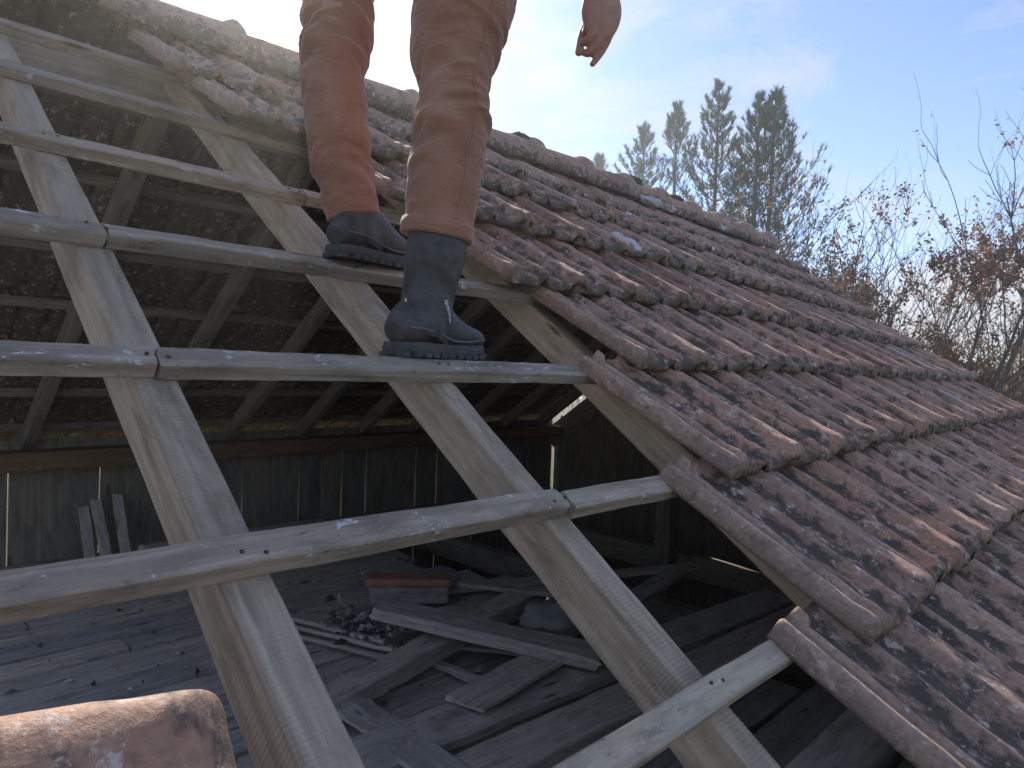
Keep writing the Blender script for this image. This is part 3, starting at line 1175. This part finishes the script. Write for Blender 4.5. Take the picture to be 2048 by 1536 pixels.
for i in range(4):
    board((1.36, 3.80 + .01 * i, FZ + .045 + i * .036), (2.5, 3.86 - .012 * i, FZ + .045 + i * .036), .12, .026, 'thin lath in the low stack by the back wall, ' + ['lowest', 'second from the floor', 'third from the floor', 'topmost'][i],
          name='lath', cat='lath', group='laths stacked by the back wall')
# rubble: crumbs of mortar and bark
def rubble():
    rr = random.Random(9)
    vs, fs = [], []
    for i in range(900):
        if i < 240:
            x, y, z = rr.gauss(1.786, .08), rr.gauss(2.286, .12), FZ + .018 + abs(rr.gauss(0, .03))
            s = abs(rr.gauss(.006, .006)) + .003
        else:
            x, y, z = rr.uniform(-.4, 2.7), rr.uniform(.8, 4.0), FZ + .01
            s = abs(rr.gauss(.003, .005)) + .002
        b = len(vs)
        for k in range(6):
            d = [(1, 0, 0), (-1, 0, 0), (0, 1, 0), (0, -1, 0), (0, 0, 1), (0, 0, -1)][k]
            q = rr.uniform(.3, 1.0) ** 2 * 2.4 * s
            vs.append((x + d[0] * q, y + d[1] * q, z + d[2] * q * .7))
        for f in [(0, 2, 4), (2, 1, 4), (1, 3, 4), (3, 0, 4), (2, 0, 5), (1, 2, 5), (3, 1, 5), (0, 3, 5)]:
            fs.append(tuple(b + a for a in f))
    k = NT('rubble')
    geo = k.n('ShaderNodeNewGeometry')
    m = k.done(k.ramp(geo.outputs['Random Per Island'], [(0, (.08, .06, .045)), (.5, (.25, .22, .19)), (.75, (.6, .62, .64)), (1, (.75, .76, .78))]), .9)
    o = link('rubble', mesh(vs, fs), m)
    o['kind'] = 'stuff'


rubble()


# ------------------------------------------------------------------ clay slabs on the near battens
def groove(x, y):
    return .010 * math.exp(-((y - .05 + .01 * math.sin(x * 9)) / .018) ** 2) + .004 * math.exp(-((y - .15) / .03) ** 2)


RB3 = Matrix((Vector((1, 0, 0)), rd(0, 1, 0), rd(0, 0, 1))).transposed().to_4x4()
sl = link('clay_slab', rounded_box(0.62, .44, .060, .026, 2, .006, 26, groove), M['block'], None, Matrix.Translation(rw(-.112, .118, .106)) @ RB3 @ Matrix.Rotation(-.17, 4, 'Z'))
tag(sl, 'big lichen-stained terracotta tile lying close in the bottom left corner, on top of another', 'loose tile')
sl2 = link('clay_slab', rounded_box(.60, .42, .042, .016, 5, .005, 20), M['block'], None, Matrix.Translation(rw(-.105, .105, .0515)) @ RB3 @ Matrix.Rotation(-.11, 4, 'Z'))
tag(sl2, 'mossy dark terracotta tile underneath the big one in the bottom left corner', 'loose tile')


# ================================================================== PERSON
def loft(rings, n=20, cap=True, fold=0.0, seed=0.0, ref=Vector((1, 0, 0)), foldz=None):
    """rings: (centre, rx, ry) - rx along ref, ry across"""
    vs, fs = [], []
    m = len(rings)
    for i, (c, rx, ry) in enumerate(rings):
        c = Vector(c)
        d = (Vector(rings[min(i + 1, m - 1)][0]) - Vector(rings[max(i - 1, 0)][0])).normalized()
        a = (ref - d * ref.dot(d)).normalized()
        b = d.cross(a)
        for k in range(n):
            t = 2 * math.pi * k / n
            f = 1.0
            p = c + a * math.cos(t) * rx + b * math.sin(t) * ry
            if fold:
                fz = foldz(c.z) if foldz else 1
                w = mnoise.noise(Vector((p.x * 7 + seed, p.y * 7, c.z * 24 + p.x * 14))) + .7 * (.35 - abs(mnoise.noise(Vector((p.x * 9, p.y * 9 + seed, c.z * 40 + p.y * 26 + p.x * 12)))) * 1.6)
                p += (a * math.cos(t) + b * math.sin(t)) * fold * fz * w
            vs.append(p)
    for i in range(m - 1):
        for k in range(n):
            k2 = (k + 1) % n
            fs.append((i * n + k, i * n + k2, (i + 1) * n + k2, (i + 1) * n + k))
    if cap:
        fs.append(tuple(range(n - 1, -1, -1)))
        fs.append(tuple(range((m - 1) * n, m * n)))
    return vs, fs


def resample(rings, k):
    """Catmull-Rom through the rings, k steps per span"""
    P = [np.array([*c, rx, ry], float) for c, rx, ry in rings]
    out = []
    for i in range(len(P) - 1):
        p0, p1, p2, p3 = P[max(i - 1, 0)], P[i], P[i + 1], P[min(i + 2, len(P) - 1)]
        for j in range(k):
            t = j / k
            q = .5 * (2 * p1 + (p2 - p0) * t + (2 * p0 - 5 * p1 + 4 * p2 - p3) * t * t + (3 * p1 - p0 - 3 * p2 + p3) * t ** 3)
            out.append(((q[0], q[1], q[2]), max(.002, q[3]), max(.002, q[4])))
    q = P[-1]
    out.append(((q[0], q[1], q[2]), q[3], q[4]))
    return out


class Blob:
    def __init__(s):
        s.v, s.f = [], []

    def add(s, vf):
        b = len(s.v)
        s.v += [Vector(p) for p in vf[0]]
        s.f += [tuple(i + b for i in f) for f in vf[1]]
        return s

    def tube(s, pts, rads, n=12, k=4):
        """rounded tube through points"""
        rings = [(tuple(p), r, r) for p, r in zip(pts, rads)]
        rings = resample(rings, k)
        d0 = (Vector(rings[0][0]) - Vector(rings[1][0])).normalized()
        d1 = (Vector(rings[-1][0]) - Vector(rings[-2][0])).normalized()
        r0, r1 = rings[0][1], rings[-1][1]
        head = [(tuple(Vector(rings[0][0]) + d0 * r0 * a), r0 * b, r0 * b) for a, b in ((.95, .25), (.75, .65), (.4, .92))]
        tail = [(tuple(Vector(rings[-1][0]) + d1 * r1 * a), r1 * b, r1 * b) for a, b in ((.4, .92), (.75, .65), (.95, .25))]
        return s.add(loft(head + rings + tail, n, True, ref=Vector((.37, .82, .41))))

    def ball(s, c, rx, ry, rz, rot=None):
        b = bmesh.new()
        bmesh.ops.create_icosphere(b, subdivisions=3, radius=1)
        vs = []
        for v in b.verts:
            q = Vector((v.co.x * rx, v.co.y * ry, v.co.z * rz))
            if rot is not None:
                q = rot @ q
            vs.append(q + Vector(c))
        fs = [tuple(v.index for v in f.verts) for f in b.faces]
        b.free()
        return s.add((vs, fs))

    def remesh(s, voxel, smooth=2):
        me = mesh(s.v, s.f)
        o = bpy.data.objects.new('work', me)
        COL.objects.link(o)
        md = o.modifiers.new('r', 'REMESH')
        md.mode = 'VOXEL'
        md.voxel_size = voxel
        if smooth:
            sm = o.modifiers.new('s', 'SMOOTH')
            sm.factor = .5
            sm.iterations = smooth
        dg = C.evaluated_depsgraph_get()
        out = bpy.data.meshes.new_from_object(o.evaluated_get(dg))
        bpy.data.objects.remove(o)
        bpy.data.meshes.remove(me)
        out.polygons.foreach_set('use_smooth', [True] * len(out.polygons))
        return out


FWD = Vector((.96, .27, 0)).normalized()
LFT = Vector((-FWD.y, FWD.x, 0))
sole_R = Vector((.775, .713, .5235))
sole_L = Vector((.800, .973, .7345))
person = thing('person', 'person in rust-brown work trousers and dark boots standing on the battens, one hand hanging', 'person', (.86, .80, .53))
# --- body: one continuous surface
bd = Blob()
hipR, hipL = Vector((.93, .755, 1.43)), Vector((.835, 1.02, 1.49))
pel, nek = Vector((.875, .885, 1.52)), Vector((1.06, .965, 2.00))
bd.tube([hipR, (.91, .725, 1.20), (.902, .727, .98), (.885, .738, .76), (.868, .741, .60)], [.082, .070, .052, .045, .036])
bd.tube([hipL, (.826, 1.037, 1.26), (.832, 1.033, 1.10), (.86, 1.018, .90), (.882, 1.005, .80)], [.082, .066, .052, .042, .036])
for s, yaw in ((sole_R, 0), (sole_L, 0)):
    bd.tube([s + FWD * .06 + Vector((0, 0, .055)), s + FWD * .13 + Vector((0, 0, .055)), s + FWD * .225 + Vector((0, 0, .042))], [.033, .034, .028])
up = (nek - pel).normalized()
tor = [(pel - up * .10, .125, .155), (pel, .125, .165), (pel + up * .16, .112, .150), (pel + up * .32, .125, .165), (pel + up * .43, .115, .175), (pel + up * .50, .075, .12), (nek + up * .02, .055, .06), (nek + up * .09, .053, .056)]
bd.add(loft(resample([(tuple(c), a, b) for c, a, b in tor], 4), 28, True, ref=FWD))
hd = nek + up * .12 + Vector((.055, .02, .10))
bd.ball(hd, .098, .076, .118)
bd.ball(hd + FWD * .03 + Vector((0, 0, -.075)), .062, .052, .05)
bd.tube([hd + FWD * .088 + Vector((0, 0, .022)), hd + FWD * .108 + Vector((0, 0, -.014))], [.010, .014], 10, 2)
for sg in (-1, 1):
    bd.ball(hd + LFT * sg * .076 + FWD * -.008 + Vector((0, 0, -.008)), .020, .010, .032)
    bd.ball(hd + FWD * .076 + LFT * sg * .033 + Vector((0, 0, .012)), .016, .016, .012)
bd.tube([hd + FWD * .086 + LFT * .02 + Vector((0, 0, -.05)), hd + FWD * .09 + Vector((0, 0, -.05)), hd + FWD * .086 - LFT * .02 + Vector((0, 0, -.05))], [.008, .009, .008], 8, 2)
shR, shL = nek - LFT * .19 - up * .06, nek + LFT * .19 - up * .06
elR, wrR = Vector((1.235, .70, 1.645)), Vector((1.259, .632, 1.385))
bd.tube([shR, (shR + elR) / 2, elR], [.058, .05, .042])
bd.tube([elR, (elR * .6 + wrR * .4), wrR], [.043, .042, .031])
elL, wrL = shL + Vector((.10, .10, -.27)), shL + Vector((.34, .02, -.24))
bd.tube([shL, (shL + elL) / 2, elL], [.058, .05, .042])
bd.tube([elL, (elL * .6 + wrL * .4), wrL], [.043, .042, .031])
IX = Vector((.698, -.715, .035))            # across the right hand, knuckle row
DP = Vector((.716, .698, -.02))             # away, towards the palm side


def hand(w, X, D, Y):
    """w wrist, X towards the index side, D palm side, Y along the fingers"""
    def q(x, y, d=0):
        return w + X * x + Y * y + D * d
    rings = [(q(.000, -.02), .032, .027), (q(.000, .012), .034, .026), (q(.001, .036), .042, .024), (q(.003, .060), .046, .021), (q(.003, .084), .043, .0175), (q(.000, .104), .036, .0125), (q(-.004, .118), .024, .009)]
    bd.add(loft(resample([(tuple(c), a, b) for c, a, b in rings], 3), 22, True, ref=X))
    # index reaching down, bent a little across
    bd.tube([q(.026, .060), q(.0245, .106, .004), q(.010, .142, .013), q(-.008, .170, .018)], [.0125, .0112, .0100, .0075], 12, 4)
    # middle, ring and little finger curled towards the palm
    bd.tube([q(.010, .062), q(.004, .124, .002), q(-.016, .146, .012), q(-.026, .143, .024)], [.0120, .0112, .0102, .0085], 12, 4)
    bd.tube([q(-.006, .060), q(-.012, .110, -.001), q(-.027, .124, .010), q(-.033, .118, .024)], [.0118, .0110, .0100, .0082], 12, 4)
    bd.tube([q(-.020, .055), q(-.025, .090, -.005), q(-.029, .100, .010), q(-.030, .092, .022)], [.0108, .0098, .0090, .0078], 12, 4)
    # thumb leaves the side of the palm near its base and hangs behind the curled fingers
    bd.tube([q(.010, .030, .014), q(-.012, .058, .026), q(-.032, .092, .030), q(-.041, .140, .028)], [.0160, .0145, .0115, .0088], 12, 4)


hand(wrR, IX, DP, Vector((-.02, .02, -1)).normalized())
hand(wrL, Vector((0, 0, 1)), -LFT, FWD)
body_me = bd.remesh(.0029, 2)
M['skin'] = mat_plain('skin', (.42, .22, .15), (.52, .29, .20), 30, .5, .15, .002, .4)
link('body', body_me, M['skin'], person, Matrix.Identity(4))

# --- trousers
k = NT('rust_canvas')
v = k.coords(rand=False)
a = k.noise(v, 7, 6, .6)
b = k.noise(v, 160, 3, .6)
col = k.ramp(a, [(.3, (.30, .145, .09)), (.55, (.39, .195, .12)), (.75, (.47, .27, .185))])
k.b.inputs['Sheen Weight'].default_value = .35
k.b.inputs['Sheen Roughness'].default_value = .4
M['trouser'] = k.done(col, .85, k.bump(b, .35, .002, k.bump(k.noise(k.coords((1, 1, 2.2), False), 16, 3, .5, .8), .8, .012)), .2)
tb = Blob()
RT = [((.905, .82, 1.56), .070), ((.922, .775, 1.46), .102), ((.925, .738, 1.35), .110), ((.919, .713, 1.241), .102), ((.912, .719, 1.181), .096), ((.907, .723, 1.112), .083), ((.904, .725, 1.062), .073), ((.905, .725, 1.002), .072),
      ((.902, .727, .942), .0715), ((.897, .731, .872), .072), ((.893, .735, .802), .070), ((.891, .737, .776), .0695)]
LT = [((.862, .94, 1.60), .070), ((.845, 1.00, 1.50), .098), ((.834, 1.025, 1.41), .094), ((.828, 1.036, 1.315), .079), ((.826, 1.037, 1.249), .076), ((.822, 1.039, 1.182), .070), ((.829, 1.035, 1.095), .0705), ((.839, 1.029, 1.007), .067),
      ((.85, 1.023, .942), .063), ((.86, 1.016, .876), .060), ((.868, 1.012, .835), .059)]


def kfold(knee):
    def f(z):
        return .35 + 1.15 * math.exp(-((z - knee) / .09) ** 2) + .8 * math.exp(-((z - knee + .28) / .05) ** 2) + .45 * math.exp(-((z - knee - .22) / .1) ** 2)
    return f


tb.add(loft(resample([(c, r, r * 1.02) for c, r in RT], 9), 56, True, .0125, 3.0, FWD, kfold(1.02)))
tb.add(loft(resample([(c, r, r * 1.02) for c, r in LT], 9), 56, True, .0140, 8.0, FWD, kfold(1.22)))
tb.add(loft(resample([(tuple(pel - up * .19), .045, .06), (tuple(pel - up * .15), .092, .125), (tuple(pel - up * .07), .132, .178), (tuple(pel), .137, .180), (tuple(pel + up * .10), .125, .165)], 6), 36, True, .004, 1.0, FWD))
tr_me = tb.remesh(.0042, 2)
trousers = link('trousers', tr_me, M['trouser'], person, Matrix.Identity(4))
# turned hem at the right cuff
hb = Blob()
hb.add(loft([((.8915, .7365, .793), .0725, .074), ((.8905, .737, .785), .0735, .075), ((.890, .7375, .770), .073, .0745), ((.8895, .738, .764), .0705, .072)], 40, True, .002, 3, FWD))
link('hem', mesh(hb.v, hb.f, True), M['trouser'], trousers, Matrix.Identity(4))

# outer side seams
for RTs, nm in ((RT, 0), (LT, 1)):
    sv = Veg()
    rs = resample([(c, q, q) for c, q in RTs], 6)
    from mathutils.bvhtree import BVHTree as _B
    bv = _B.FromPolygons([v.co for v in tr_me.vertices], [tuple(p.vertices) for p in tr_me.polygons])
    pts = []
    for c, q, _ in rs[4:]:
        o_ = Vector(c) - LFT * .3 - FWD * .03
        hit = bv.ray_cast(o_, LFT, .5)
        if hit[0] is not None:
            pts.append(hit[0] - LFT * .0008)
    sv.tube(pts, [.0021] * len(pts), 6)
    link('seam', mesh(sv.v, sv.f, True), M['trouser'], trousers, Matrix.Identity(4))

# --- jacket and hair
jk = Blob()
jr = [(pel + up * .02, .150, .19), (pel + up * .18, .138, .178), (pel + up * .33, .148, .19), (pel + up * .43, .135, .195), (pel + up * .49, .09, .13), (nek + up * .015, .066, .07)]
jk.add(loft(resample([(tuple(c), a, b) for c, a, b in jr], 6), 36, True, .006, 2, FWD))
jk.tube([shR, (shR + elR) / 2, elR], [.078, .068, .060])
jk.tube([elR, elR * .6 + wrR * .4, elR * .12 + wrR * .88 + Vector((0, 0, .02))], [.060, .055, .046])
jk.tube([shL, (shL + elL) / 2, elL], [.078, .068, .060])
jk.tube([elL, elL * .6 + wrL * .4, elL * .15 + wrL * .85], [.060, .055, .046])
link('jacket', jk.remesh(.009, 2), mat_plain('dark_cloth', (.03, .035, .045), (.06, .065, .08), 20, .9, .4, .006), person, Matrix.Identity(4))
hr = Blob()
hr.ball(hd + Vector((-.014, -.004, .022)), .098, .080, .108)
link('hair', hr.remesh(.008, 1), mat_plain('hair', (.03, .02, .015), (.06, .045, .03), 60, .7, .8, .006), person, Matrix.Identity(4))

# --- boots
M['boot'] = mat_plain('boot_leather', (.030, .030, .030), (.105, .10, .092), 26, .6, .35, .003, .4)
M['sole'] = mat_plain('boot_rubber', (.05, .05, .05), (.095, .092, .088), 40, .75, .4, .002, .3)
M['print'] = mat_plain('white_print', (.72, .74, .76), (.78, .80, .82), 50, .6, .05)


def boot(root, s, shaft):
    bx = Matrix((FWD, LFT, Vector((0, 0, 1)))).transposed().to_4x4()
    bx.translation = s

    def W(x, y, z):
        return bx @ Vector((x, y, z))
    up_ = Blob()
    st = [(0.000, .022, .058, .066), (.014, .032, .060, .080), (.05, .040, .066, .115), (.10, .042, .066, .135), (.14, .044, .058, .112), (.175, .048, .050, .092), (.21, .050, .044, .080), (.245, .047, .040, .073), (.270, .036, .037, .066), (.287, .018, .034, .052)]
    rings = []
    for x, hw, zc, top in st:
        rings.append((W(x, 0, (.022 + top) / 2), (top - .022) / 2, hw))
    up_.add(loft(resample([(tuple(c), a, b) for c, a, b in rings], 4), 26, True, .0015, 4, Vector((0, 0, 1))))
    up_.add(loft(resample(shaft, 6), 30, True, .0035, s.y, FWD))
    o = link('boot', up_.remesh(.0038, 3), M['boot'], root, Matrix.Identity(4))
    # sole with lugs
    outline = []
    prof = [(-.006, .0), (-.003, .024), (.012, .036), (.05, .043), (.10, .042), (.15, .046), (.20, .052), (.24, .049), (.27, .037), (.287, .020), (.293, .0)]
    P = prof + [(x, -y) for x, y in prof[-2:0:-1]]
    # refine
    pts = []
    for i in range(len(P)):
        a, b = P[i], P[(i + 1) % len(P)]
        for j in range(4):
            t = j / 4
            pts.append((a[0] + (b[0] - a[0]) * t, a[1] + (b[1] - a[1]) * t))
    n = len(pts)
    vs, fs = [], []
    lev = [(.005, .93), (.008, .97), (.014, 1.0), (.022, .985), (.029, .93)]
    for z, sc in lev:
        for (x, y) in pts:
            tz = z + (max(0, x - .2) / .09) ** 2 * .010 + (.004 * math.sin(x * 140) if z < .012 else 0)
            vs.append(W(.14 + (x - .14) * (1 - (1 - sc) * .3), y * sc, tz))
    for i in range(len(lev) - 1):
        for j in range(n):
            j2 = (j + 1) % n
            fs.append((i * n + j, i * n + j2, (i + 1) * n + j2, (i + 1) * n + j))
    fs.append(tuple(range(n - 1, -1, -1)))
    fs.append(tuple(range((len(lev) - 1) * n, len(lev) * n)))
    so = link('sole', mesh(vs, fs, False), M['sole'], o, Matrix.Identity(4))
    lv, lf_ = [], []
    for i in range(11):
        x = .004 + i * .0262
        if .11 < x < .13:
            continue
        hw = float(np.interp(x, [p[0] for p in prof], [p[1] for p in prof])) * .99
        for sg in (-1, 1):
            b = len(lv)
            tz = (max(0, x - .2) / .09) ** 2 * .010
            for dx in (-.0085, .0085):
                for yy in (hw * .35 * sg, (hw + .0008) * sg):
                    for z in (.001, .010):
                        lv.append(W(x + dx, yy, z + tz))
            lf_ += [tuple(b + a for a in f) for f in [(0, 1, 3, 2), (4, 6, 7, 5), (0, 4, 5, 1), (2, 3, 7, 6), (1, 5, 7, 3), (0, 2, 6, 4)]]
    link('lugs', mesh(lv, lf_), M['sole'], o, Matrix.Identity(4))
    # stitched welt line
    wl = Veg()
    wl.tube([W(x, -float(np.interp(x, [p[0] for p in st], [p[1] for p in st])) - .0022, .040 + .016 * max(0, (.14 - x) / .14) + .004 * math.sin(x * 30)) for x in [.01 + i * .0135 for i in range(20)]], [.0013] * 20, 5)
    link('seam', mesh(wl.v, wl.f), mat_plain('thread', (.16, .18, .19), (.22, .24, .25), 40) if 'thread' not in bpy.data.materials else bpy.data.materials['thread'], o, Matrix.Identity(4))
    return o, W


shR_ = [((.858, .738, .560), .066, .044), ((.866, .740, .590), .064, .048), ((.875, .742, .625), .056, .050), ((.878, .741, .66), .055, .052), ((.883, .737, .701), .060, .057), ((.887, .734, .741), .062, .060), ((.890, .736, .792), .061, .060)]
bR, WR = boot(person, sole_R, shR_)
shL_ = [((.876, .998, .770), .064, .044), ((.884, 1.001, .795), .057, .048), ((.882, 1.005, .81), .052, .048), ((.876, 1.008, .84), .054, .050), ((.868, 1.012, .88), .052, .050)]
bL, WL = boot(person, sole_L, shL_)
# white lettering down the outer side of the near boot
fc = bpy.data.curves.new('lettering', 'FONT')
fc.body = 'QUECHUA'
fc.size = .0105
fc.align_x = 'CENTER'
fc.align_y = 'CENTER'
fc.extrude = .0006
fo = bpy.data.objects.new('work', fc)
COL.objects.link(fo)
fme = bpy.data.meshes.new_from_object(fo.evaluated_get(C.evaluated_depsgraph_get()))
bpy.data.objects.remove(fo)
bpy.data.curves.remove(fc)
dgm = C.evaluated_depsgraph_get()
tx = (WR(.118, 0, .075) - WR(.094, 0, .112)).normalized()
tn = -LFT
tn = (tn - tx * tn.dot(tx)).normalized()
ty = tn.cross(tx)
ctr = WR(.106, -.0495, .093)
tm = Matrix((tx, ty, tn)).transposed().to_4x4()
tm.translation = ctr
# wrap the letters onto the boot side
C.view_layer.update()
from mathutils.bvhtree import BVHTree
bvh = BVHTree.FromPolygons([v.co for v in bR.data.vertices], [tuple(p.vertices) for p in bR.data.polygons])
inv = (bR.matrix_world).inverted()
for v in fme.vertices:
    p = tm @ Vector((v.co.x, v.co.y, 0)) + tn * .05
    loc, nn, idx, dist = bvh.ray_cast(inv @ p, inv.to_3x3() @ -tn, .2)
    q = (bR.matrix_world @ loc) if loc is not None else tm @ Vector((v.co.x, v.co.y, 0))
    v.co = q + tn * (.0008 + v.co.z)
link('lettering', fme, M['print'], bR, Matrix.Identity(4))
